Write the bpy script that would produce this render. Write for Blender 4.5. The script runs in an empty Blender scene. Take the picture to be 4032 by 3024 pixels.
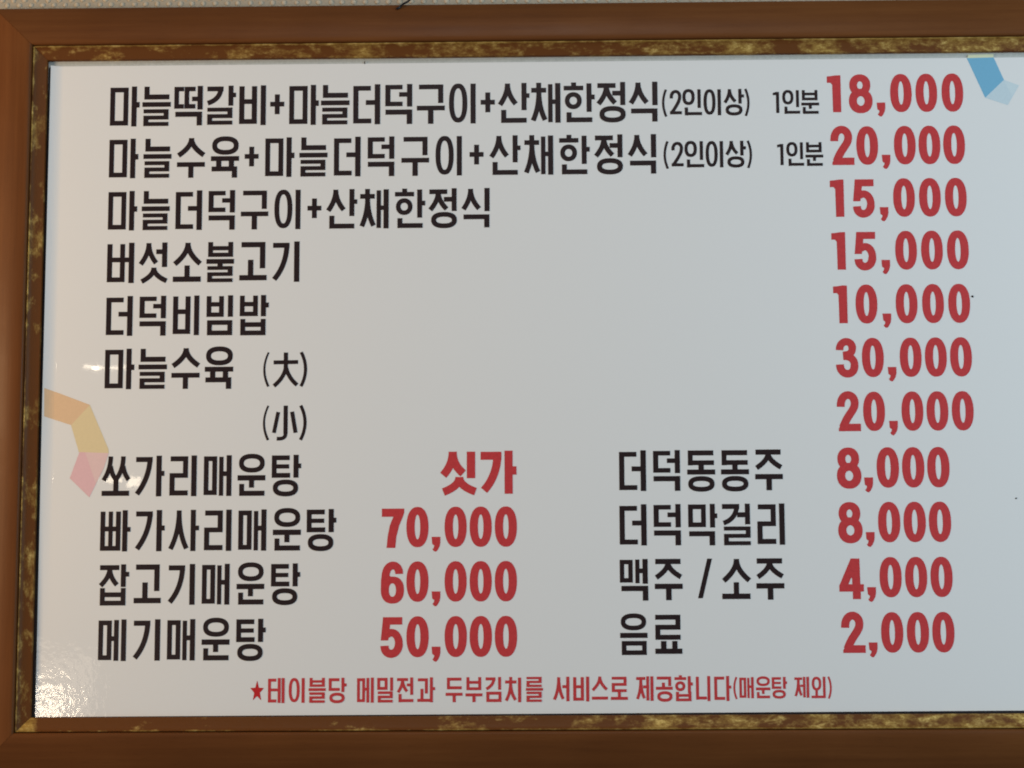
import bpy, math, random
from mathutils import Matrix, Vector
random.seed(7)
scene = bpy.context.scene
COL = scene.collection

# ------------------------------------------------------------------ camera
F_PX, W_PX, H_PX = 8000.0, 4032.0, 3024.0
MM_PX = 0.00031
zc = Vector((-286.0, -60612.0, F_PX)).normalized()      # board "up" seen from the camera
xc = Vector((500000.0, -4888.0, -F_PX)).normalized()    # board "right" seen from the camera
xc = (xc - zc * xc.dot(zc)).normalized()
yc = zc.cross(xc)                                       # into the wall
RCW = Matrix((xc, yc, zc)).transposed()                 # world -> camera (x right, y down, z forward)
RWC = RCW.transposed()
CAM = -(RWC @ Vector((0, 0, F_PX * MM_PX)))             # image centre looks at the board origin
cam_d = bpy.data.cameras.new('camera')
cam = bpy.data.objects.new('camera', cam_d)
COL.objects.link(cam)
m = Matrix.Identity(4)
for i, v in enumerate((RWC @ Vector((1, 0, 0)), RWC @ Vector((0, -1, 0)), RWC @ Vector((0, 0, -1)))):
    for j in range(3):
        m[j][i] = v[j]
m.translation = CAM
cam.matrix_world = m
cam_d.sensor_width = 36.0
cam_d.lens = F_PX / W_PX * 36.0
cam_d.clip_start = 0.05
cam_d.clip_end = 60
scene.camera = cam


def P(px, py, d=0.0):
    """photo pixel -> point of the board plane standing d metres in front of the printed sheet"""
    r = RWC @ Vector(((px - W_PX / 2) / F_PX, (py - H_PX / 2) / F_PX, 1.0))
    t = (-d - CAM.y) / r.y
    return CAM + r * t


# ------------------------------------------------------------------ world, lamps, exposure
world = bpy.data.worlds.new('World')
scene.world = world
world.use_nodes = True
bg = world.node_tree.nodes['Background']
bg.inputs[0].default_value = (0.74, 0.77, 0.80, 1)
bg.inputs[1].default_value = 0.21
scene.cycles.filter_width = 1.9
vs = scene.view_settings
vs.view_transform = 'Standard'
vs.look = 'None'
vs.exposure = 0.0
vs.gamma = 1.0
vs.use_curve_mapping = False


def area(name, loc, target, size, power, color, size_y=None):
    l = bpy.data.lights.new(name, 'AREA')
    l.energy = power
    l.color = color
    l.size = size
    if size_y:
        l.shape = 'RECTANGLE'
        l.size_y = size_y
    o = bpy.data.objects.new(name, l)
    COL.objects.link(o)
    o.location = loc
    o.rotation_euler = (Vector(target) - Vector(loc)).to_track_quat('-Z', 'Y').to_euler()
    return o


area('warm_room_lamp', (-1.85, -0.85, 0.10), (-0.50, 0, 0), 0.5, 20, (1.0, 0.66, 0.36))
area('window_light', (1.95, -1.60, 0.3), (0.35, 0, 0), 0.9, 27, (0.66, 0.87, 1.0))
area('overhead_fill', (0.1, -2.3, 1.9), (0, 0, 0), 0.9, 14, (0.96, 0.97, 1.0))  # added neutral fill from above, not a known lamp


def mirrored(name, px, py, t, sx, sy, power, color):
    """an unseen lamp behind the camera, placed where the glossy sheet mirrors it at this spot"""
    q = P(px, py)
    refl = Vector((CAM.x, -CAM.y, CAM.z))
    return area(name, q + (q - refl) * t, q, sx, power, color, sy)


mirrored('warm_bulb', 180, 2800, 1.25, 0.10, 0.12, 0.70, (1.0, 0.82, 0.60))
mirrored('glare_veil', 205, 2765, 1.30, 0.22, 0.26, 0.30, (1.0, 0.84, 0.66))  # added lamp that lays a soft veil around the bulb's glare
mirrored('far_tube', 425, 1447, 1.60, 0.150, 0.0105, 0.060, (1.0, 0.86, 0.66))
mirrored('far_tube_end', 375, 1448, 1.55, 0.022, 0.017, 0.022, (1.0, 0.86, 0.66))
mirrored('far_spot', 527, 1898, 1.50, 0.040, 0.030, 0.045, (1.0, 0.84, 0.62))
mirrored('far_spot_pair', 450, 1890, 1.50, 0.055, 0.013, 0.025, (1.0, 0.84, 0.62))
mirrored('far_spot_small', 378, 1868, 1.50, 0.020, 0.034, 0.020, (1.0, 0.86, 0.70))

# ------------------------------------------------------------------ materials
def new_mat(name):
    mt = bpy.data.materials.new(name)
    mt.use_nodes = True
    nt = mt.node_tree
    return mt, nt, nt.nodes['Principled BSDF']


def N(nt, typ, **kw):
    n = nt.nodes.new(typ)
    for k, v in kw.items():
        setattr(n, k, v)
    return n


def math_node(nt, op, a, b=None):
    n = N(nt, 'ShaderNodeMath', operation=op)
    for i, v in enumerate((a, b)):
        if v is None:
            continue
        if isinstance(v, (int, float)):
            n.inputs[i].default_value = v
        else:
            nt.links.new(v, n.inputs[i])
    return n.outputs[0]


def obj_coord(nt, scale=(1, 1, 1)):
    tc = N(nt, 'ShaderNodeTexCoord')
    mp = N(nt, 'ShaderNodeMapping')
    mp.inputs['Scale'].default_value = scale
    nt.links.new(tc.outputs['Object'], mp.inputs['Vector'])
    return mp.outputs[0]


def noise(nt, vec, scale, detail=4, rough=0.55):
    n = N(nt, 'ShaderNodeTexNoise')
    n.inputs['Scale'].default_value = scale
    n.inputs['Detail'].default_value = detail
    n.inputs['Roughness'].default_value = rough
    nt.links.new(vec, n.inputs['Vector'])
    return n.outputs['Fac']


def ramp(nt, fac, stops):
    r = N(nt, 'ShaderNodeValToRGB')
    e = r.color_ramp.elements
    while len(e) < len(stops):
        e.new(0.5)
    for el, (p, c) in zip(e, stops):
        el.position = p
        el.color = (c, c, c, 1) if isinstance(c, (int, float)) else (*c, 1)
    nt.links.new(fac, r.inputs[0])
    return r.outputs[0]


def bump(nt, height, strength, dist, bsdf):
    b = N(nt, 'ShaderNodeBump')
    b.inputs['Strength'].default_value = strength
    b.inputs['Distance'].default_value = dist
    nt.links.new(height, b.inputs['Height'])
    nt.links.new(b.outputs[0], bsdf.inputs['Normal'])


def wood_mat(name, along):
    mt, nt, b = new_mat(name)
    s = (1.2, 30, 30) if along == 'x' else (30, 30, 1.2)
    v = obj_coord(nt, s)
    g = noise(nt, v, 3.0, 6, 0.6)
    broad = noise(nt, obj_coord(nt, (1.0, 1.0, 1.0)), 5.5, 3, 0.5)
    pores = noise(nt, obj_coord(nt, (9, 160, 160) if along == 'x' else (160, 160, 9)), 6.0, 2, 0.5)
    g = math_node(nt, 'ADD', math_node(nt, 'MULTIPLY', g, 0.62), math_node(nt, 'MULTIPLY', broad, 0.42))
    g = math_node(nt, 'SUBTRACT', g, math_node(nt, 'MULTIPLY', ramp(nt, pores, [(0.60, 0.0), (0.72, 1.0)]), 0.10))
    col = ramp(nt, g, [(0.28, (0.098, 0.033, 0.0085)), (0.52, (0.132, 0.046, 0.0120)), (0.75, (0.170, 0.063, 0.0175))])
    nt.links.new(col, b.inputs['Base Color'])
    r = ramp(nt, noise(nt, obj_coord(nt, (1, 1, 1)), 9, 4), [(0.3, 0.34), (0.7, 0.46)])
    nt.links.new(r, b.inputs['Roughness'])
    b.inputs['Specular IOR Level'].default_value = 0.13
    bump(nt, noise(nt, v, 9.0, 5), 0.10, 0.0008, b)
    return mt


def gold_mat(name, along, cover):
    """gold leaf rubbed through to the brown bole underneath"""
    mt, nt, b = new_mat(name)
    s = (1.0, 1.6, 1.9) if along == 'x' else (1.9, 1.6, 1.0)
    v = obj_coord(nt, s)
    big = noise(nt, v, 19, 3)
    mid = noise(nt, v, 62, 6, 0.66)
    fine = noise(nt, v, 230, 5, 0.7)
    a = math_node(nt, 'MULTIPLY', big, 1.05)
    a = math_node(nt, 'ADD', a, math_node(nt, 'MULTIPLY', mid, 0.85))
    a = math_node(nt, 'ADD', a, math_node(nt, 'MULTIPLY', fine, 0.24))
    sep = N(nt, 'ShaderNodeSeparateXYZ')
    tc = N(nt, 'ShaderNodeTexCoord')
    nt.links.new(tc.outputs['Object'], sep.inputs[0])
    a = math_node(nt, 'ADD', a, math_node(nt, 'MULTIPLY', sep.outputs['X'], cover[1]))
    edge = N(nt, 'ShaderNodeMapRange')  # painted highlight: extra gold along the raised bead
    edge.inputs['From Min'].default_value = -0.0100
    edge.inputs['From Max'].default_value = -0.0112
    edge.inputs['To Max'].default_value = 0.20
    nt.links.new(sep.outputs['Y'], edge.inputs['Value'])
    a = math_node(nt, 'ADD', a, edge.outputs[0])
    if len(cover) > 2:
        dxx = math_node(nt, 'DIVIDE', math_node(nt, 'SUBTRACT', sep.outputs['X'], cover[2]), 0.011)
        a = math_node(nt, 'ADD', a, math_node(nt, 'MULTIPLY', math_node(nt, 'POWER', 2.71828, math_node(nt, 'MULTIPLY', math_node(nt, 'MULTIPLY', dxx, dxx), -1.0)), 0.9))
    mask = ramp(nt, math_node(nt, 'MULTIPLY', a, 0.5), [(cover[0] - 0.075, 0.0), (cover[0] + 0.10, 1.0)])
    tone = ramp(nt, math_node(nt, 'ADD', math_node(nt, 'MULTIPLY', mid, 0.6), math_node(nt, 'MULTIPLY', fine, 0.4)), [(0.34, (0.24, 0.125, 0.025)), (0.52, (0.44, 0.275, 0.068)), (0.68, (0.82, 0.60, 0.21))])
    mx = N(nt, 'ShaderNodeMix', data_type='RGBA')
    nt.links.new(mask, mx.inputs[0])
    mx.inputs[6].default_value = (0.125, 0.043, 0.0090, 1)
    nt.links.new(tone, mx.inputs[7])
    nt.links.new(mx.outputs[2], b.inputs['Base Color'])
    nt.links.new(math_node(nt, 'MULTIPLY', mask, 0.45), b.inputs['Metallic'])
    b.inputs['Roughness'].default_value = 0.45
    b.inputs['Specular IOR Level'].default_value = 0.15
    bump(nt, a, 0.35, 0.0016, b)
    return mt


def sheet_mat():
    mt, nt, b = new_mat('laminated_paper')
    b.inputs['Base Color'].default_value = (0.80, 0.815, 0.815, 1)
    b.inputs['Roughness'].default_value = 0.018
    b.inputs['Specular IOR Level'].default_value = 0.5
    v = obj_coord(nt)
    # laminate nearly flat, cockled in its lower left corner; heights in metres
    tc = N(nt, 'ShaderNodeTexCoord')
    sep = N(nt, 'ShaderNodeSeparateXYZ')
    nt.links.new(tc.outputs['Object'], sep.inputs[0])
    c0 = P(150, 2800)
    ex = math_node(nt, 'DIVIDE', math_node(nt, 'SUBTRACT', sep.outputs['X'], c0.x), 0.10)
    ez = math_node(nt, 'DIVIDE', math_node(nt, 'SUBTRACT', sep.outputs['Z'], c0.z), 0.10)
    rr = math_node(nt, 'ADD', math_node(nt, 'MULTIPLY', ex, ex), math_node(nt, 'MULTIPLY', ez, ez))
    cock = math_node(nt, 'ADD', math_node(nt, 'POWER', 2.71828, math_node(nt, 'MULTIPLY', rr, -1.0)), 0.045)
    peel = math_node(nt, 'MULTIPLY', noise(nt, v, 115, 3, 0.5), 0.00016)
    wave = math_node(nt, 'MULTIPLY', noise(nt, v, 45, 2, 0.5), 0.00012)
    h = math_node(nt, 'MULTIPLY', math_node(nt, 'ADD', peel, wave), cock)
    bump(nt, h, 1.0, 1.0, b)
    return mt


def print_mat(name, color, rough=0.28, var=0.08):
    mt, nt, b = new_mat(name)
    v = obj_coord(nt)
    lo = tuple(c * (1 - var) for c in color)
    hi = tuple(min(1, c * (1 + var)) for c in color)
    nt.links.new(ramp(nt, noise(nt, v, 260, 4, 0.7), [(0.35, lo), (0.65, hi)]), b.inputs['Base Color'])
    b.inputs['Roughness'].default_value = rough
    b.inputs['Specular IOR Level'].default_value = 0.3
    return mt


def wall_mat(name, lo, hi):
    mt, nt, b = new_mat(name)
    v = obj_coord(nt)
    g = noise(nt, v, 300, 4, 0.7)
    nt.links.new(ramp(nt, g, [(0.3, lo), (0.7, hi)]), b.inputs['Base Color'])
    b.inputs['Roughness'].default_value = 0.75
    bump(nt, g, 0.35, 0.001, b)
    return mt


M_SHEET = sheet_mat()
M_INK = print_mat('dark_ink', (0.022, 0.012, 0.013))
M_RED = print_mat('red_ink', (0.56, 0.050, 0.055))
M_STAR = print_mat('bright_red_ink', (0.55, 0.022, 0.024))
M_WOOD_X = wood_mat('brown_wood_level', 'x')
M_WOOD_Z = wood_mat('brown_wood_upright', 'z')
M_BLACK = print_mat('black_plastic', (0.012, 0.010, 0.012), 0.35)
M_BACK = print_mat('grey_backing', (0.50, 0.53, 0.51), 0.5)
M_WALL = wall_mat('woven_wallcover', (0.35, 0.31, 0.235), (0.42, 0.375, 0.29))
M_KNOT = wall_mat('woven_knots', (0.47, 0.415, 0.315), (0.55, 0.49, 0.38))

# ------------------------------------------------------------------ object helpers
def link(name, mesh, mat, parent=None, label=None):
    if mat is not None:
        mesh.materials.append(mat)
    o = bpy.data.objects.new(name, mesh)
    COL.objects.link(o)
    if parent:
        o.parent = parent
    if label:
        o['label'] = label
    return o


def mesh_from(name, verts, faces):
    me = bpy.data.meshes.new(name)
    me.from_pydata([tuple(v) for v in verts], [], faces)
    me.validate()
    me.update()
    return me


# ------------------------------------------------------------------ setting: wall
WALL_Y = 0.013
wv, wf = [], []


def add_quad(vs_, fs_, pts):
    k = len(vs_)
    vs_.extend(pts)
    fs_.append(tuple(range(k, k + len(pts))))


add_quad(wv, wf, [(-1.9, WALL_Y, -1.3), (2.1, WALL_Y, -1.3), (2.1, WALL_Y, 1.3), (-1.9, WALL_Y, 1.3)])
# the raised weave knots of the wall covering (a staggered lattice of little pillows)
pitch, rowh = 0.0146, 0.0066
zt = P(1000, 20).z
for r in range(-1, 5):
    for i in range(-60, 75):
        x = i * pitch + (0.5 * pitch if r % 2 else 0) + random.uniform(-.0008, .0008)
        z = zt + r * rowh
        sx, sz, hh = 0.0030 * random.uniform(.85, 1.15), 0.0034 * random.uniform(.85, 1.15), 0.0016
        k = len(wv)
        for ring, (sc, dy) in enumerate(((1.0, 0.0), (0.78, 0.7), (0.4, 1.0))):
            for a in range(8):
                t = a * math.pi / 4
                wv.append((x + sx * sc * math.cos(t), WALL_Y - 0.00005 - hh * dy, z + sz * sc * math.sin(t)))
        for ring in range(2):
            for a in range(8):
                b2 = (a + 1) % 8
                wf.append((k + ring * 8 + a, k + ring * 8 + b2, k + ring * 8 + 8 + b2, k + ring * 8 + 8 + a))
        wf.append(tuple(k + 16 + a for a in range(8)))
wall = link('wall', mesh_from('wall', wv, wf), M_WALL)
wall.data.materials.append(M_KNOT)
for p_ in wall.data.polygons[1:]:
    p_.material_index = 1
wall['kind'] = 'structure'

# ------------------------------------------------------------------ the framed board
board = bpy.data.objects.new('menu_board', None)
COL.objects.link(board)
board.location = (0, 0, 0)
board['label'] = 'framed Korean menu board with red prices, wood and worn gold frame'
board['category'] = 'menu board'

LIP = 0.0055
XL = (P(183, 250, LIP).x + P(165, 1400, LIP).x + P(115, 2820, LIP).x) / 3
ZT = (P(250, 238, LIP).z + P(2000, 220, LIP).z + P(4000, 200, LIP).z) / 3
ZB = (P(250, 2829, LIP).z + P(2000, 2818, LIP).z + P(4000, 2806, LIP).z) / 3
XR = P(4290, 1500, LIP).x

# profile: u = distance outwards from the opening, h = height in front of the sheet (metres)
GOLD = [(0.0, -0.004), (0.0, 0.0048), (0.0006, 0.0056), (0.004, 0.0064), (0.010, 0.0082), (0.0140, 0.0096),
        (0.0150, 0.0108), (0.0158, 0.0115), (0.0166, 0.0112), (0.0172, 0.0100), (0.0174, 0.0072)]
WOOD = [(0.0176, 0.0066), (0.0178, 0.0106), (0.0183, 0.0126), (0.0194, 0.0140), (0.0210, 0.0146)]
for k in range(1, 15):
    t = k / 14
    WOOD.append((0.0210 + 0.0465 * t, 0.0146 - 0.0145 * t ** 1.75))
WOOD += [(0.0686, -0.0007), (0.0694, -0.0021), (0.0697, -0.0042), (0.0697, -WALL_Y + 0.0002), (0.0176, -WALL_Y + 0.0002)]


E = 0.00020    # hairline gap at the mitres


def rail(side, prof, closed, seg=40):
    vs_, fs_ = [], []
    n = len(prof)
    for s in range(seg + 1):
        t = s / seg
        for (u, h) in prof:
            if side == 'top':
                a, b2, z = XL - u + E, XR + u - E, ZT + u
                vs_.append((a + (b2 - a) * t, -h, z))
            elif side == 'bottom':
                a, b2, z = XR + u - E, XL - u + E, ZB - u
                vs_.append((a + (b2 - a) * t, -h, z))
            elif side == 'left':
                a, b2, x = ZB - u + E, ZT + u - E, XL - u
                vs_.append((x, -h, a + (b2 - a) * t))
            else:
                a, b2, x = ZT + u - E, ZB - u + E, XR + u
                vs_.append((x, -h, a + (b2 - a) * t))
    m_ = n if closed else n - 1
    for s in range(seg):
        for i in range(m_):
            j = (i + 1) % n
            fs_.append((s * n + i, s * n + j, (s + 1) * n + j, (s + 1) * n + i))
    me = mesh_from('rail', vs_, fs_)
    me.shade_smooth()
    me.set_sharp_from_angle(angle=math.radians(38))
    return me


for side in ('top', 'left', 'bottom', 'right'):
    along = 'x' if side in ('top', 'bottom') else 'z'
    cover = {'top': (0.592, 0.11), 'bottom': (0.632, 0.36, XL - 0.006), 'left': (0.625, 0.0), 'right': (0.58, 0.0)}[side]
    rl = link('frame_rail', rail(side, WOOD, True), M_WOOD_X if along == 'x' else M_WOOD_Z, board)
    link('gold_trim', rail(side, GOLD, False), gold_mat('worn_gold_leaf', along, cover), rl)

# backing board (its pale face shows as a sliver above and left of the sheet)
def box_mesh(name, x0, x1, y0, y1, z0, z1):
    v = [(x, y, z) for x in (x0, x1) for y in (y0, y1) for z in (z0, z1)]
    f = [(0, 1, 3, 2), (4, 6, 7, 5), (0, 4, 5, 1), (2, 3, 7, 6), (0, 2, 6, 4), (1, 5, 7, 3)]
    return mesh_from(name, v, f)


link('backing_panel', box_mesh('backing', XL - 0.012, XR + 0.012, 0.0012, 0.0075, ZB - 0.012, ZT + 0.012), M_BACK, board)
tl, bl = P(192.5, 266), P(112, 2832)
bs = P(196, 266), P(142, 2835)
ins = [(tl.x, -0.0, tl.z), (P(204, 266).x, 0, tl.z), (P(141, 2824).x, 0, P(141, 2822.5).z),
       (XR + 0.008, 0, P(4000, 2797).z), (XR + 0.008, 0, ZB - 0.008), (bl.x - 0.004, 0, ZB - 0.008)]
kv = [(x, 0.0006, z) for x, _, z in ins] + [(x, 0.0012, z) for x, _, z in ins]
n = len(ins)
kf = [tuple(range(n)), tuple(reversed(range(n, 2 * n)))] + [(i, (i + 1) % n, n + (i + 1) % n, n + i) for i in range(n)]
link('border_strip', mesh_from('border', kv, kf), M_BLACK, board)

# printed sheet: laminated; left margin curl added to catch a bluish rim of light
s_tl, s_bl = P(203.5, 262), P(138, 2823.5)
s_zt = P(203, 262).z
s_zb_l, s_zb_r = P(138, 2823.5).z, P(4000, 2797).z
sv, sf = [], []
nx, nz = 160, 120
us = []
for i in range(nx + 1):
    t = i / nx
    us.append(t ** 1.8)
ws = [(i / nz) ** 1.6 for i in range(nz + 1)]


def curl(dx, dz):
    a = max(0.0, 1 - dx / 0.014)
    return 0.0043 * a ** 1.6 * min(1.0, max(0.0, dz - 0.08) / 0.30)


for wv_ in ws:
    for u in us:
        xl = s_bl.x + (s_tl.x - s_bl.x) * wv_
        x = xl + (XR + 0.008 - xl) * u
        zb = s_zb_l + (s_zb_r - s_zb_l) * u
        z = zb + (s_zt - zb) * wv_
        sv.append((x, -curl(x - xl, z - zb), z))
for j in range(nz):
    for i in range(nx):
        k = j * (nx + 1) + i
        sf.append((k, k + 1, k + nx + 2, k + nx + 1))
sm = mesh_from('sheet', sv, sf)
sm.shade_smooth()
sheet = link('menu_sheet', sm, M_SHEET, board)

# ------------------------------------------------------------------ lettering
T0 = 17.0


def H(x0, x1, y, t=T0):
    return ('poly', [(x0, y), (x1, y), (x1, y + t), (x0, y + t)])


def V(x, y0, y1, t=T0):
    return ('poly', [(x, y0), (x + t, y0), (x + t, y1), (x, y1)])


def POLY(*pts):
    return ('poly', list(pts))


def box(x0, y0, x1, y1, t=T0):
    return ('ring', [(x0, y0), (x1, y0), (x1, y1), (x0, y1)], [(x0 + t, y0 + t), (x1 - t, y0 + t), (x1 - t, y1 - t), (x0 + t, y1 - t)])


def sup(cx, cy, rx, ry, p, n=40):
    out = []
    for i in range(n):
        a = 2 * math.pi * i / n
        c, s = math.cos(a), math.sin(a)
        out.append((cx + rx * math.copysign(abs(c) ** (2 / p), c), cy + ry * math.copysign(abs(s) ** (2 / p), s)))
    return out


def O(x0, y0, x1, y1, t=T0, p=2.35, tx=None, ty=None, pi=None):
    tx = tx or t
    ty = ty or t
    cx, cy = (x0 + x1) / 2, (y0 + y1) / 2
    rx, ry = (x1 - x0) / 2, (y1 - y0) / 2
    return ('ring', sup(cx, cy, rx, ry, p), sup(cx, cy, rx - tx, ry - ty, pi or p))


def strip(pts, t, t2=None):
    """stroke of a centreline; thickness runs from t to t2"""
    n = len(pts)
    A, B = [], []
    for i, (x, y) in enumerate(pts):
        x0, y0 = pts[max(0, i - 1)]
        x1, y1 = pts[min(n - 1, i + 1)]
        dx, dy = x1 - x0, y1 - y0
        l = math.hypot(dx, dy) or 1
        tt = (t + ((t2 if t2 is not None else t) - t) * i / (n - 1)) / 2
        A.append((x - dy / l * tt, y + dx / l * tt))
        B.append((x + dy / l * tt, y - dx / l * tt))
    return ('strip', A, B)


def Q(a, c, b, t=T0, n=14, t2=None):
    pts = []
    for i in range(n + 1):
        s = i / n
        pts.append(tuple((1 - s) ** 2 * a[k] + 2 * s * (1 - s) * c[k] + s * s * b[k] for k in (0, 1)))
    return strip(pts, t, t2)


def BEZ(a, c, d, b, t, n=18, t2=None):
    pts = []
    for i in range(n + 1):
        s = i / n
        pts.append(tuple((1 - s) ** 3 * a[k] + 3 * s * (1 - s) ** 2 * c[k] + 3 * s * s * (1 - s) * d[k] + s ** 3 * b[k] for k in (0, 1)))
    return strip(pts, t, t2)


def LN(a, b, t=T0):
    return strip([a, b], t)


def S(cx, top, l, r, t=T0, k=0.5):
    ky = top + k * (max(l[1], r[1]) - top)
    return [Q((cx, top), (cx, ky), l, t), Q((cx, top), (cx, ky), r, t)]


def R(x0, y0, x1, y1, t=14, ts=T0):
    mid = (y0 + y1 - t) / 2
    return [H(x0, x1, y0, t), V(x1 - ts, y0, mid + t, ts), H(x0, x1, mid, t), V(x0, mid, y1, ts), H(x0, x1, y1 - t, t)]


def B(x0, y0, x1, y1, mid, t=16, ts=T0):
    return [V(x0, y0, y1, ts), V(x1 - ts, y0, y1, ts), H(x0, x1, mid, t), H(x0, x1, y1 - t, t)]


G = {}


def g(ch, F, *items):
    out = []
    for it in items:
        if isinstance(it, list):
            out += it
        else:
            out.append(it)
    k = 155.0 / F

    def sc(p):
        return [(a * k, b * k) for a, b in p]
    G[ch] = [(it[0],) + tuple(sc(p) for p in it[1:]) for it in out]


g('마', 155, box(0, 4, 68, 151), V(82, 0, 155, 18), H(99, 111, 61, 20))
g('늘', 155, V(7, 1, 50, 18), H(7, 101, 32, 18), H(0, 107, 62, 17), R(5, 90, 99, 154, 14))
g('떡', 155, V(1, 3, 87, 16), H(1, 36, 3, 16), H(1, 36, 71, 16), V(40, 3, 87, 16), H(40, 80, 3, 16), H(40, 80, 71, 16),
  H(69, 92, 42, 16), V(90, 0, 91, 18), H(6, 106, 101, 18), V(88, 101, 153, 18))
g('갈', 155, H(4, 64, 3, 17), Q((55, 8), (53, 52), (6, 67)), V(85, 0, 77, 17), H(101, 112, 28, 16), R(5, 86, 99, 151, 14))
g('비', 155, B(1, 3, 67, 149, 54, 17, 18), V(83, 0, 154, 18))
g('+', 155, V(17.5, 36, 112, 17), H(0, 52, 65, 17))
g('더', 155, V(0, 6, 151, 18), H(0, 65, 6, 17), H(0, 67, 134, 17), H(48, 84, 62, 17), V(82, 0, 155, 19))
g('덕', 155, V(0, 3, 85, 18), H(0, 64, 3, 16), H(0, 64, 69, 16), H(53, 85, 32, 16), V(83, 0, 87, 18), H(1, 101, 100, 18), V(82, 100, 155, 19))
g('구', 157, H(8, 100, 3, 17), V(82, 3, 75, 18), H(0, 106, 87, 17), V(43, 87, 157, 19))
g('이', 157, O(0, 0, 69, 153, 17.5), V(83, 1, 157, 18))
g('산', 152, S(34, 2, (6, 82), (64, 79)), V(87, 0, 103, 17), H(102, 115, 40, 16), V(11, 103, 151), H(11, 104, 134))
g('채', 155, V(19, 0, 40), H(0, 55, 20), S(28, 34, (6, 146), (51, 144), 17, 0.55), V(64, 6, 153, 15), H(64, 108, 66, 16), V(91, 2, 155, 18))
g('한', 154, V(28, 0, 20, 17), H(0, 72, 13, 16), O(4, 38, 66, 102, 16, 2.1), V(86, 4, 113, 17), H(101, 115, 48, 17), V(10, 116, 153), H(10, 105, 136))
g('정', 154, H(4, 71, 4), S(37, 12, (7, 83), (69, 80)), H(60, 92, 34), V(90, 0, 88), O(11, 93, 108, 155))
g('식', 153, S(33, 3, (6, 81), (65, 79)), V(87, 0, 89, 18), H(7, 104, 103), V(86, 103, 152, 18))
g('수', 155, S(54, 0, (5, 67), (102, 66), 18), H(0, 106, 95), V(44, 95, 155, 18))
g('육', 152, O(4, -6, 103, 64), H(0, 105, 71), V(20, 71, 113, 18), V(68, 71, 113, 18), H(3, 98, 111), V(80, 111, 153, 18))
g('버', 157, V(0, 5, 153, 18), V(50, 5, 153, 17), H(0, 86, 58), H(0, 67, 136), V(84, 0, 157, 19))
g('섯', 157, S(37, 2, (7, 84), (66, 79)), H(67, 92, 27), V(90, 0, 95, 18), S(58, 99, (12, 152), (107, 150), 17, 0.55))
g('소', 155, S(55, 2, (6, 83), (102, 82), 18), V(44, 90, 135, 18), H(0, 105, 133, 19))
g('불', 157, V(6, 0, 57), V(84, 0, 57), H(6, 101, 16, 15), H(6, 101, 42, 15), H(0, 105, 67), V(43, 67, 98, 18), R(4, 95, 100, 156, 13))
g('고', 157, H(7, 98, 1, 19), V(79, 1, 103, 19), V(33, 71, 135, 19), H(0, 104, 131, 19))
g('기', 157, H(3, 65, 5, 18), Q((56, 10), (54, 92), (8, 147), 18), V(85, 0, 157, 19))
g('빔', 157, B(0, 3, 66, 84, 27), V(84, 0, 84, 18), box(3, 99, 100, 157))
g('밥', 157, B(0, 2, 69, 82, 27), V(83, 0, 83, 18), H(100, 112, 30, 18), B(3, 95, 100, 158, 108, 17))
g('쏘', 157, Q((32, 2), (32, 52), (6, 94), 16), Q((32, 40), (38, 74), (54, 92), 16), Q((81, 2), (82, 52), (54, 92), 16), Q((81, 40), (86, 70), (103, 92), 16),
  V(45, 92, 140, 18), H(0, 105, 136, 18))
g('가', 158, H(3, 66, 5, 18), Q((57, 10), (54, 88), (8, 149), 18), V(83, 0, 158, 19), H(100, 113, 60, 18))
g('리', 158, H(3, 70, 3, 18), V(52, 3, 86, 18), H(1, 70, 69), V(0, 69, 154, 18), H(0, 70, 137, 18), V(85, 0, 158, 19))
g('매', 158, box(0, 4, 50, 154), V(60, 6, 157, 15), H(60, 100, 63), V(89, 0, 158, 18))
g('운', 158, O(5, -5, 104, 67), H(0, 107, 79, 19), V(45, 79, 126, 18), V(7, 113, 158), H(7, 104, 140, 18))
g('탕', 158, V(0, 2, 88), H(0, 68, 2), H(0, 66, 37, 15), H(0, 70, 71), V(85, 0, 88, 18), H(102, 113, 34), O(5, 97, 102, 161))
g('빠', 160, V(1, 5, 157), V(33, 5, 157, 15), V(62, 5, 157), H(1, 79, 64), H(1, 79, 140), V(88, 0, 160, 18), H(105, 118, 66))
g('사', 160, S(40, 2, (8, 152), (70, 150), 17, 0.58), V(87, 0, 160, 18), H(104, 118, 62))
g('잡', 160, H(4, 79, 3, 18), S(42, 14, (7, 83), (71, 80)), V(88, 0, 88, 18), H(105, 119, 30), B(6, 94, 106, 161, 111, 17))
g('메', 161, box(3, 4, 54, 158), H(50, 68, 66), V(65, 2, 161), V(94, 0, 162, 18))
g('동', 158, V(3, 2, 59), H(3, 101, 2, 18), H(3, 103, 41, 17), V(44, 58, 84, 19), H(0, 107, 77, 18), O(3, 103, 104, 162))
g('주', 161, H(3, 101, 0, 19), S(52, 12, (6, 72), (102, 70), 18), H(0, 108, 98, 19), V(44, 98, 161, 20))
g('막', 161, box(0, 2, 68, 90), V(86, 0, 92, 18), H(103, 113, 38), H(3, 103, 108, 18), V(83, 108, 162, 20))
g('걸', 161, H(1, 67, 1, 18), Q((59, 6), (54, 60), (6, 75)), H(60, 93, 34, 18), V(91, 0, 80, 18), R(7, 90, 110, 162, 14))
g('맥', 163, box(0, 3, 50, 92, 16), V(62, 2, 95, 15), H(62, 100, 38), V(91, 0, 97, 19), H(6, 111, 107, 19), V(91, 107, 164, 20))
g('/', 160, POLY((38, 0), (55, 0), (17, 153), (0, 153)))
g('음', 164, O(3, -3, 105, 64), H(0, 110, 76, 19), box(6, 109, 106, 164))
g('료', 161, R(1, 3, 100, 101, 18, 18), V(23, 108, 140, 20), V(68, 108, 140, 19), H(0, 106, 138, 19))
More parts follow.
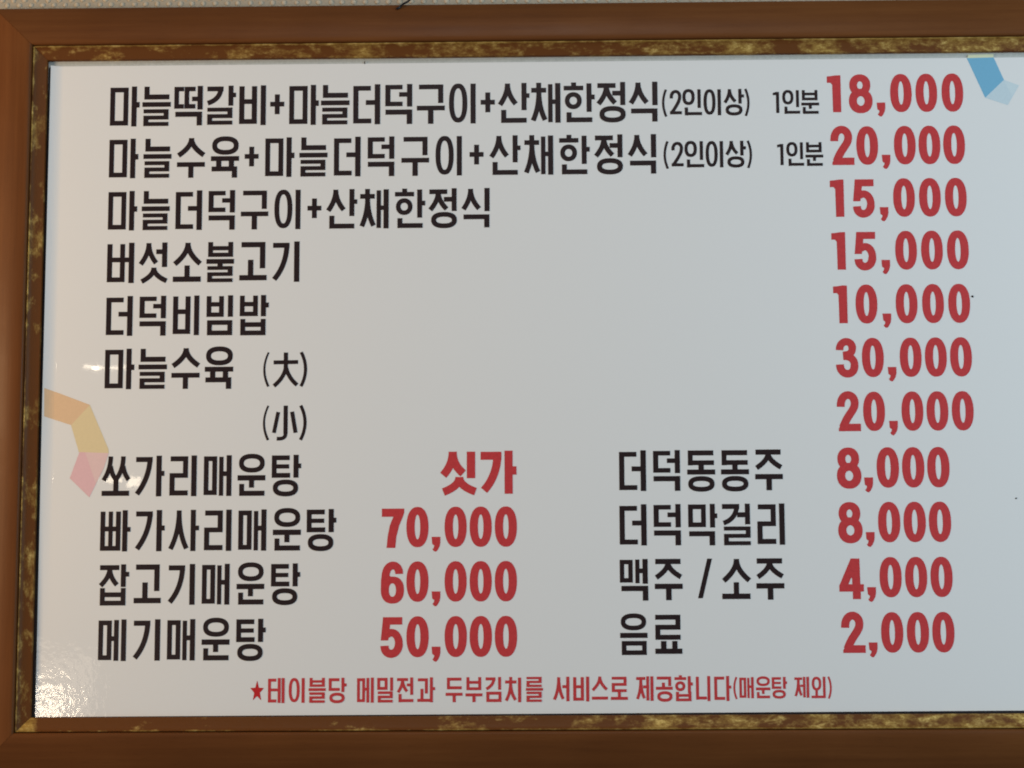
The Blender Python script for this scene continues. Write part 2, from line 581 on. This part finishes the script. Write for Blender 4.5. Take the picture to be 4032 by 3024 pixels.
# further letters, used by the small print
g('테', 155, V(0, 4, 151), H(0, 50, 4), H(0, 66, 66, 16), H(0, 52, 135), V(62, 0, 155, 17), V(87, 0, 156, 17))
g('블', 155, B(6, 0, 101, 55, 15, 14), H(0, 107, 65, 16), R(5, 91, 101, 155, 14))
g('당', 155, V(0, 3, 80), H(0, 66, 3), H(0, 68, 64), V(81, 0, 88), H(97, 112, 36), O(5, 94, 100, 158))
g('밀', 155, box(0, 2, 64, 76), V(82, 0, 82), R(4, 87, 97, 155, 15))
g('전', 155, H(0, 68, 4), S(34, 12, (6, 92), (62, 86)), H(62, 86, 38, 16), V(84, 0, 108), V(10, 104, 154), H(10, 102, 136))
g('과', 155, H(3, 64, 6), V(48, 6, 100), V(20, 72, 145), H(0, 84, 135, 17), V(80, 0, 155), H(96, 111, 62))
g('두', 155, V(8, 3, 74), H(8, 98, 3), H(8, 100, 57), H(0, 105, 98), V(44, 98, 155, 18))
g('부', 155, B(6, 0, 98, 80, 24), H(0, 105, 102), V(44, 102, 155, 18))
g('김', 155, H(2, 62, 2), Q((53, 8), (51, 50), (6, 74)), V(81, 0, 78), box(6, 92, 100, 155))
g('치', 155, V(26, 0, 34), H(0, 70, 22), S(34, 34, (6, 147), (64, 143), 17, 0.55), V(82, 4, 157, 18))
g('를', 155, R(4, 0, 98, 62, 13), H(0, 106, 70, 15), R(4, 93, 98, 155, 13))
g('서', 155, S(34, 3, (6, 142), (62, 138), 17, 0.58), H(58, 86, 53), V(83, 0, 152, 18))
g('스', 155, S(50, 0, (5, 84), (94, 80)), H(0, 100, 126))
g('로', 155, R(6, 2, 98, 96, 16), V(44, 94, 132), H(0, 105, 128))
g('제', 155, H(0, 56, 4), S(28, 12, (6, 140), (50, 136), 16, 0.6), H(44, 68, 57, 16), V(64, 0, 150, 16), V(90, 0, 152, 17))
g('공', 155, H(6, 94, 2), V(78, 2, 60), V(38, 40, 72), H(0, 104, 66), O(8, 94, 102, 158))
g('합', 155, V(28, -6, 10), H(0, 72, 6, 16), O(4, 32, 66, 92, 16, 2.1), V(84, 0, 104), H(100, 114, 40), B(8, 98, 104, 155, 112, 15))
g('니', 155, V(0, 4, 146), H(0, 66, 128), V(72, 0, 155))
g('다', 155, V(0, 4, 148), H(0, 62, 4), H(0, 66, 131), V(76, 0, 155), H(92, 106, 60))
g('외', 155, O(3, 0, 72, 100), V(28, 96, 142), H(0, 94, 139), V(86, 0, 155))
g('인', 155, O(0, -2, 70, 92), V(88, 0, 110), V(13, 108, 154), H(13, 111, 136))
g('상', 155, S(33, 1, (6, 80), (66, 74)), V(85, 0, 86), H(101, 116, 33), O(10, 92, 106, 157))
g('분', 155, V(5, 0, 66), V(86, 0, 66), H(5, 103, 17, 16), H(5, 103, 50, 16), H(0, 112, 83), V(48, 83, 122), V(9, 112, 155), H(9, 108, 138))
g('1', 155, V(20, 10, 148, 18), POLY((0, 16), (22, 10), (22, 28), (0, 31)))
g('2', 155, BEZ((10, 52), (4, -2), (66, -2), (58, 50), 17), Q((58, 49), (57, 74), (10, 140), 17), H(2, 69, 130, 17))
g('(', 155, Q((23, 0), (-10, 80), (23, 160), 12))
g(')', 155, Q((3, 0), (36, 80), (3, 160), 12))
g('大', 135, LN((3, 40), (97, 39), 14), LN((50, 2), (50, 66), 15), Q((50, 60), (44, 100), (5, 132), 14), Q((51, 60), (60, 100), (94, 129), 14))
g('小', 135, LN((51, 1), (51, 110), 15), Q((51, 108), (52, 133), (18, 129), 13), LN((22, 26), (6, 106), 13), LN((76, 25), (90, 106), 14))
g('[', 135, Q((22, 1), (-10, 68), (22, 134), 5.5, 14, 8))
g(']', 135, Q((3, 1), (37, 68), (3, 134), 11))
# bold red figures (height 150 = one zero)
GD = {}


def gd(ch, *items):
    old = G.get(ch)
    g(ch, 155, *items)
    GD[ch] = G.pop(ch)
    if old:
        G[ch] = old


gd('0', O(0, 0, 82, 150, tx=30.5, ty=29, p=2.25, pi=2.1))
gd('1', POLY((0, 7), (14, 6), (34, 3), (52, 3), (52, 148), (21, 148), (20, 40), (14, 32), (0, 32)))
gd('8', ('ring', sup(42, 42, 40, 42, 2.15), sup(42, 43, 11, 16, 2)), ('ring', sup(44, 105, 45, 48, 2.15), sup(44, 105, 15, 19, 2)))
gd('2', BEZ((14, 57), (12, -4), (70, 2), (67, 46), 29.5), BEZ((67, 44), (66, 72), (40, 84), (21, 136), 29.5), POLY((5, 150), (5, 140), (16, 122), (88, 122), (88, 150)))
gd('3', BEZ((15, 46), (14, 4), (66, 4), (63, 42), 28), BEZ((63, 41), (62, 62), (44, 64), (28, 66), 27),
   BEZ((28, 70), (50, 68), (71, 78), (70, 106), 28), BEZ((70, 104), (70, 150), (14, 146), (15, 101), 29))
gd('5', POLY((9, 3), (80, 3), (80, 30), (35, 30), (32, 66), (28, 88), (1, 88), (8, 18)), BEZ((24, 67), (46, 48), (70, 70), (68, 104), 28), BEZ((68, 102), (66, 148), (14, 148), (15, 108), 29.5))
gd('7', POLY((0, 6), (83, 6), (83, 22), (78, 36), (42, 36), (0, 36)), POLY((44, 34), (79, 34), (64, 70), (54, 110), (50, 152), (18, 152), (22, 110), (30, 68)))
gd('6', ('ring', sup(43, 106, 43, 50, 2.3), sup(43, 106, 13.5, 25, 2.2)), POLY((0, 108), (0.5, 70), (5, 40), (29, 40), (32, 52), (36, 56), (34, 76), (29, 84), (29, 108)),
   BEZ((17, 66), (14, -2), (70, 4), (68, 46), 29))
gd('4', ('ring', [(46, 5), (78, 5), (80, 128), (1, 128), (1, 106)], [(45, 77), (49, 77), (50, 101), (36, 101), (36, 98)]), POLY((51, 126), (80, 126), (80, 156), (51, 156)),
   POLY((78, 101), (92, 101), (92, 128), (78, 128)))
gd(',', POLY((0, 112), (32, 112), (32, 134), (29, 148), (22, 161), (16, 167), (9, 165), (3, 158), (8, 152), (10, 144), (2, 138)))
# bold red letters of the market price
g('싯', 169, S(51, 3, (14, 95), (92, 88), 31, 0.55), V(107, 3, 107, 32), S(77, 103, (15, 161), (140, 160), 30, 0.6))
G['싯b'] = G.pop('싯')
g('가b', 169, H(1, 82, 4, 31), Q((67, 10), (66, 98), (14, 155), 31), V(95, 0, 169, 31), H(124, 141, 62, 32))


def grow_poly(pts, d):
    """outline moved outwards by d (ink spread)"""
    n = len(pts)
    ar = sum(pts[i][0] * pts[(i + 1) % n][1] - pts[(i + 1) % n][0] * pts[i][1] for i in range(n))
    sg = 1 if ar > 0 else -1
    out = []
    for i in range(n):
        x, y = pts[i]
        ax, ay = x - pts[i - 1][0], y - pts[i - 1][1]
        bx, by = pts[(i + 1) % n][0] - x, pts[(i + 1) % n][1] - y
        la, lb = math.hypot(ax, ay) or 1, math.hypot(bx, by) or 1
        n1 = (ay / la * sg, -ax / la * sg)
        n2 = (by / lb * sg, -bx / lb * sg)
        k = 1 + n1[0] * n2[0] + n1[1] * n2[1]
        k = max(k, 0.5)
        out.append((x + (n1[0] + n2[0]) / k * d, y + (n1[1] + n2[1]) / k * d))
    return out


def grow(it, d):
    if it[0] == 'poly':
        return ('poly', grow_poly(it[1], d))
    if it[0] == 'ring':
        return ('ring', grow_poly(it[1], d), grow_poly(it[2], -d))
    o = grow_poly(list(it[1]) + list(reversed(it[2])), d)
    k = len(it[1])
    return ('strip', o[:k], list(reversed(o[k:])))


def text(name, items, y0, y1, mat, label, full=155.0, table=None, lift=0.00025, x_ref=None, fat=0.9):
    """items: (glyph, left pixel); y0/y1: top and bottom pixel of a full-height stroke at the first glyph"""
    x_ref = items[0][1] if x_ref is None else x_ref
    a, b2 = P(x_ref + 60, y0), P(x_ref + 60, y1)
    s = (a.z - b2.z) / full
    ym = (y0 + y1) / 2
    sl = -0.0122 + (ym - 400) * 2.0e-6
    vs_, fs_ = [], []
    for ch, px in items:
        X = P(px, ym + sl * (px - x_ref)).x
        for li, it in enumerate((table or G)[ch]):
            it = grow(it, fat)
            dy = -(lift + 0.00003 * li)

            def put(pts):
                k = len(vs_)
                for (u, v) in pts:
                    x, z = X + u * s, a.z - v * s
                    vs_.append((x, dy, z))
                return k
            if it[0] == 'poly':
                k = put(it[1])
                fs_.append(tuple(range(k, k + len(it[1]))))
            else:
                n_ = len(it[1])
                k = put(it[1])
                k2 = put(it[2])
                for i in range(n_ if it[0] == 'ring' else n_ - 1):
                    j = (i + 1) % n_
                    fs_.append((k + i, k + j, k2 + j, k2 + i))
    me = mesh_from(name, vs_, fs_)
    # make every letter face the room
    me.update()
    flip = [p.index for p in me.polygons if p.normal.y > 0]
    if flip:
        import bmesh
        bm = bmesh.new()
        bm.from_mesh(me)
        bm.faces.ensure_lookup_table()
        bmesh.ops.reverse_faces(bm, faces=[bm.faces[i] for i in flip])
        bm.to_mesh(me)
        bm.free()
    return link(name, me, mat, sheet, label)


def row(s, xs):
    return list(zip(s, xs))


LINES = [
    ('마늘떡갈비+마늘더덕구이+산채한정식', [434.8, 561.6, 686, 812.7, 942, 1065, 1140, 1265, 1392, 1518, 1642.5, 1769, 1893.8, 1962.7, 2093, 2221, 2349.5, 2478], 342, 497.6),
    ('마늘수육+마늘더덕구이+산채한정식', [431, 565.6, 698.4, 831.7, 964.5, 1045.5, 1179.8, 1316, 1448.8, 1581.8, 1716, 1850, 1929, 2066, 2203, 2340, 2474], 547.3, 701.5),
    ('마늘더덕구이+산채한정식', [427, 559, 692.5, 821.8, 949.6, 1081.4, 1211.7, 1286.8, 1419, 1556, 1687.6, 1819], 753, 907),
    ('버섯소불고기', [422.8, 547.6, 682.7, 814, 944, 1072.6], 957, 1114),
    ('더덕비빔밥', [419, 550, 681, 814, 945], 1166.7, 1322),
    ('마늘수육', [414, 546.5, 676.5, 807.5], 1374, 1532),
    ('쏘가리매운탕', [402.7, 533, 669, 803.4, 936.6, 1071], 1796, 1954.5),
    ('빠가사리매운탕', [395, 533, 664.5, 805, 939.4, 1075.4, 1208.6], 2010, 2170.5),
    ('잡고기매운탕', [389.7, 528.5, 661.7, 796, 932.6, 1068], 2223, 2382),
    ('메기매운탕', [385, 524, 659, 795, 931], 2440, 2601),
    ('더덕동동주', [2439, 2573, 2707, 2840, 2974], 1774, 1932.6),
    ('더덕막걸리', [2440.6, 2575, 2711, 2844, 2983], 1986.5, 2147),
    ('맥주/소주', [2441.8, 2579, 2748.5, 2844, 2979], 2202, 2363),
    ('음료', [2443, 2580.7], 2419, 2578),
]
for s, xs, y0, y1 in LINES:
    text('dish_text', row(s, xs), y0, y1, M_INK, 'dark printed dish name reading ' + s)
text('size_text', [('[', 1035), ('大', 1075), (']', 1183)], 1387, 1522, M_INK, 'dark bracketed character for large portion')
text('size_text', [('[', 1033.6), ('小', 1073), (']', 1181)], 1597, 1733, M_INK, 'dark bracketed character for small portion')
for xs, y0, y1, u, v0, v1 in (([2607, 2636.9, 2687.6, 2770.6, 2850.5, 2933.5], 353, 455, [3044, 3081, 3155.5], 356, 448.5),
                              ([2613, 2643.6, 2696, 2779, 2857.6, 2943], 557, 660, [3061, 3097, 3172], 561, 653.5)):
    text('note_text', row('(2인이상)', xs), y0, y1, M_INK, 'small dark bracketed note after a dish name')
    text('note_text', row('1인분', u), v0, v1, M_INK, 'small dark per-person note before a price')
PRICES = [
    ('18,000', [3257, 3343, 3451, 3505, 3605, 3707.5], 293.6, 443.6),
    ('20,000', [3271, 3372, 3471, 3520, 3617, 3714], 498, 649.5),
    ('15,000', [3269, 3358, 3463, 3517, 3619, 3721], 704, 855.5),
    ('15,000', [3275, 3364, 3469.6, 3525, 3627, 3729], 911, 1063.5),
    ('10,000', [3282, 3369, 3474, 3527, 3631, 3734], 1121, 1274.5),
    ('30,000', [3291, 3394, 3494.5, 3543, 3642, 3741], 1331, 1485.5),
    ('20,000', [3296.5, 3399, 3500, 3550, 3648.5, 3748], 1543, 1697.5),
    ('8,000', [3296, 3401.7, 3452, 3552, 3651], 1762, 1921),
    ('8,000', [3301, 3408, 3457.6, 3558, 3657.6], 1977, 2136),
    ('4,000', [3303, 3413.6, 3463.5, 3564, 3664], 2194, 2352.5),
    ('2,000', [3313.6, 3419.7, 3469.6, 3571, 3671], 2411, 2570.5),
    ('70,000', [1503.8, 1600.7, 1700, 1751, 1849.6, 1948.7], 1996.5, 2155),
    ('60,000', [1500, 1600.7, 1700, 1751, 1849.6, 1948.7], 2211, 2370),
    ('50,000', [1498.5, 1600.7, 1700, 1751, 1849.6, 1948.7], 2427, 2588),
]
for s, xs, y0, y1 in PRICES:
    text('price_text', row(s, xs), y0, y1, M_RED, 'bold red price reading ' + s, full=150.0, table=GD, fat=0.2)
text('price_text', [('싯b', 1731.5), ('가b', 1892)], 1776, 1945, M_RED, 'bold red market price lettering 싯가', fat=0.3)
foot = row('테이블당메밀전과두부김치를서비스로제공합니다',
           [1056, 1137.6, 1216, 1295, 1404.8, 1486, 1564, 1644, 1755.6, 1833.7, 1912, 1989.7, 2071.6, 2179, 2257, 2331, 2406, 2506, 2583.5, 2657, 2741, 2813])
text('footnote_text', foot, 2670, 2767, M_RED, 'small red service note along the bottom of the sheet')
text('footnote_text', row('(매운탕제외)', [2888, 2912, 2977, 3040, 3129, 3195.6, 3261]), 2666.3, 2749, M_RED, 'smaller bracketed end of the red service note')
# star
c = P(1012.5, 2719)
sr = 0.0083
pts = []
for i in range(10):
    a = math.pi / 2 + i * math.pi / 5
    r = (1.0 if i % 2 == 0 else 0.42)
    pts.append((c.x + 0.0085 * r * math.cos(a), -0.0003, c.z - 0.001 + 0.0130 * r * math.sin(a)))
link('star_mark', mesh_from('star', pts, [tuple(reversed(range(10)))]), M_STAR, sheet, 'red five-pointed star before the bottom note')


def flat(name, polys, label):
    """printed ribbon: facets of different inks in one mesh"""
    vs_, fs_, mi, mats = [], [], [], []
    for k, (pp, col) in enumerate(polys):
        b0 = len(vs_)
        for (x, y) in pp:
            p = P(x, y)
            xl = s_bl.x + (s_tl.x - s_bl.x) * 0.45
            vs_.append((p.x, -0.00012 - 0.000012 * k - curl(max(0, p.x - xl), 1), p.z))
        fs_.append(tuple(range(b0, b0 + len(pp))))
        mats.append(print_mat('ribbon_ink', col, 0.2, 0.02))
        mi.append(k)
    me = mesh_from(name, vs_, fs_)
    for m_ in mats:
        me.materials.append(m_)
    for p, i in zip(me.polygons, mi):
        p.material_index = i
    import bmesh
    bm = bmesh.new()
    bm.from_mesh(me)
    fl = [f for f in bm.faces if f.normal.y > 0]
    bmesh.ops.reverse_faces(bm, faces=fl)
    bm.to_mesh(me)
    bm.free()
    return link(name, me, None, sheet, label)


flat('ribbon_print', [
    *[([(177 + 9 * k, 1529 + 3.1 * k), (186 + 9 * k, 1532.1 + 3.1 * k), (185.5 + 9 * k, 1643 + 2.9 * k), (176.5 + 9 * k, 1640 + 2.9 * k)],
       (0.76, 0.54, 0.34)) for k in range(6)],
    ([(231, 1547.6), (354, 1594), (280, 1673.6), (230.5, 1657.4)], (0.76, 0.54, 0.34)),
    ([(354, 1594), (427, 1768), (428, 1784), (311, 1780), (280, 1673.6)], (0.76, 0.64, 0.39)),
    ([(313, 1780), (428, 1784), (410, 1840), (352, 1958), (275, 1883)], (0.78, 0.51, 0.54)),
    ([(336, 1781), (428, 1784), (408, 1845), (378, 1905)], (0.79, 0.58, 0.57)),
], 'pale orange, yellow and pink folded ribbon print at the left edge')
flat('ribbon_print', [
    ([(3812, 216), (3912, 213), (3912, 227), (3808, 230)], (0.68, 0.73, 0.52)),
    ([(3806.5, 229), (3912, 226), (3953, 314.5), (3879, 385)], (0.19, 0.46, 0.66)),
    ([(3879, 385), (3953, 314.5), (4012, 336), (3968, 414)], (0.57, 0.70, 0.765)),
    ([(3953, 314.5), (4012, 336), (3985, 378)], (0.61, 0.73, 0.78)),
], 'bright blue folded ribbon print at the top edge')

# specks of dirt on the sheet
def speck(px, py, rx, ry):
    c_ = P(px, py)
    pts_ = []
    for i in range(9):
        a = -2 * math.pi * i / 9
        k = random.uniform(0.7, 1.2)
        pts_.append((c_.x + rx * MM_PX * k * math.cos(a), -0.0004, c_.z + ry * MM_PX * k * math.sin(a)))
    top = [(c_.x, -0.0012, c_.z)]
    me = mesh_from('speck', pts_ + top, [(i, (i + 1) % 9, 9) for i in range(9)])
    link('dirt_speck', me, M_INK, sheet)


speck(3829, 1167, 5, 5)
speck(4001, 1962, 4, 4)
speck(1436, 248, 2, 8)

# dark twisted wire end sticking up behind the top rail
def tube(path, r, seg=8):
    vs_, fs_ = [], []
    for i, p in enumerate(path):
        d = (Vector(path[min(i + 1, len(path) - 1)]) - Vector(path[max(i - 1, 0)])).normalized()
        n1 = d.cross(Vector((0, 1, 0))).normalized()
        n2 = d.cross(n1)
        for k in range(seg):
            a = 2 * math.pi * k / seg
            vs_.append(Vector(p) + (n1 * math.cos(a) + n2 * math.sin(a)) * r)
    for i in range(len(path) - 1):
        for k in range(seg):
            j = (k + 1) % seg
            fs_.append((i * seg + k, i * seg + j, (i + 1) * seg + j, (i + 1) * seg + k))
    fs_.append(tuple(range(seg)))
    fs_.append(tuple(reversed(range((len(path) - 1) * seg, len(path) * seg))))
    return vs_, fs_


a, b2 = P(1583, 18, 0.006), P(1612, -2, 0.006)
path = []
for i in range(12):
    t = -0.8 + i * 0.35
    p = a + (b2 - a) * t
    path.append((p.x + 0.0008 * math.sin(i * 1.9), -0.004 - 0.0006 * math.cos(i * 1.9), p.z))
tv, tf = tube(path, 0.0014)
wm = mesh_from('wire', tv, tf)
wm.shade_smooth()
wire = link('hanging_wire', wm, M_BLACK)
wire['label'] = 'short dark twisted wire rising behind the top rail against the wall'
wire['category'] = 'wire'
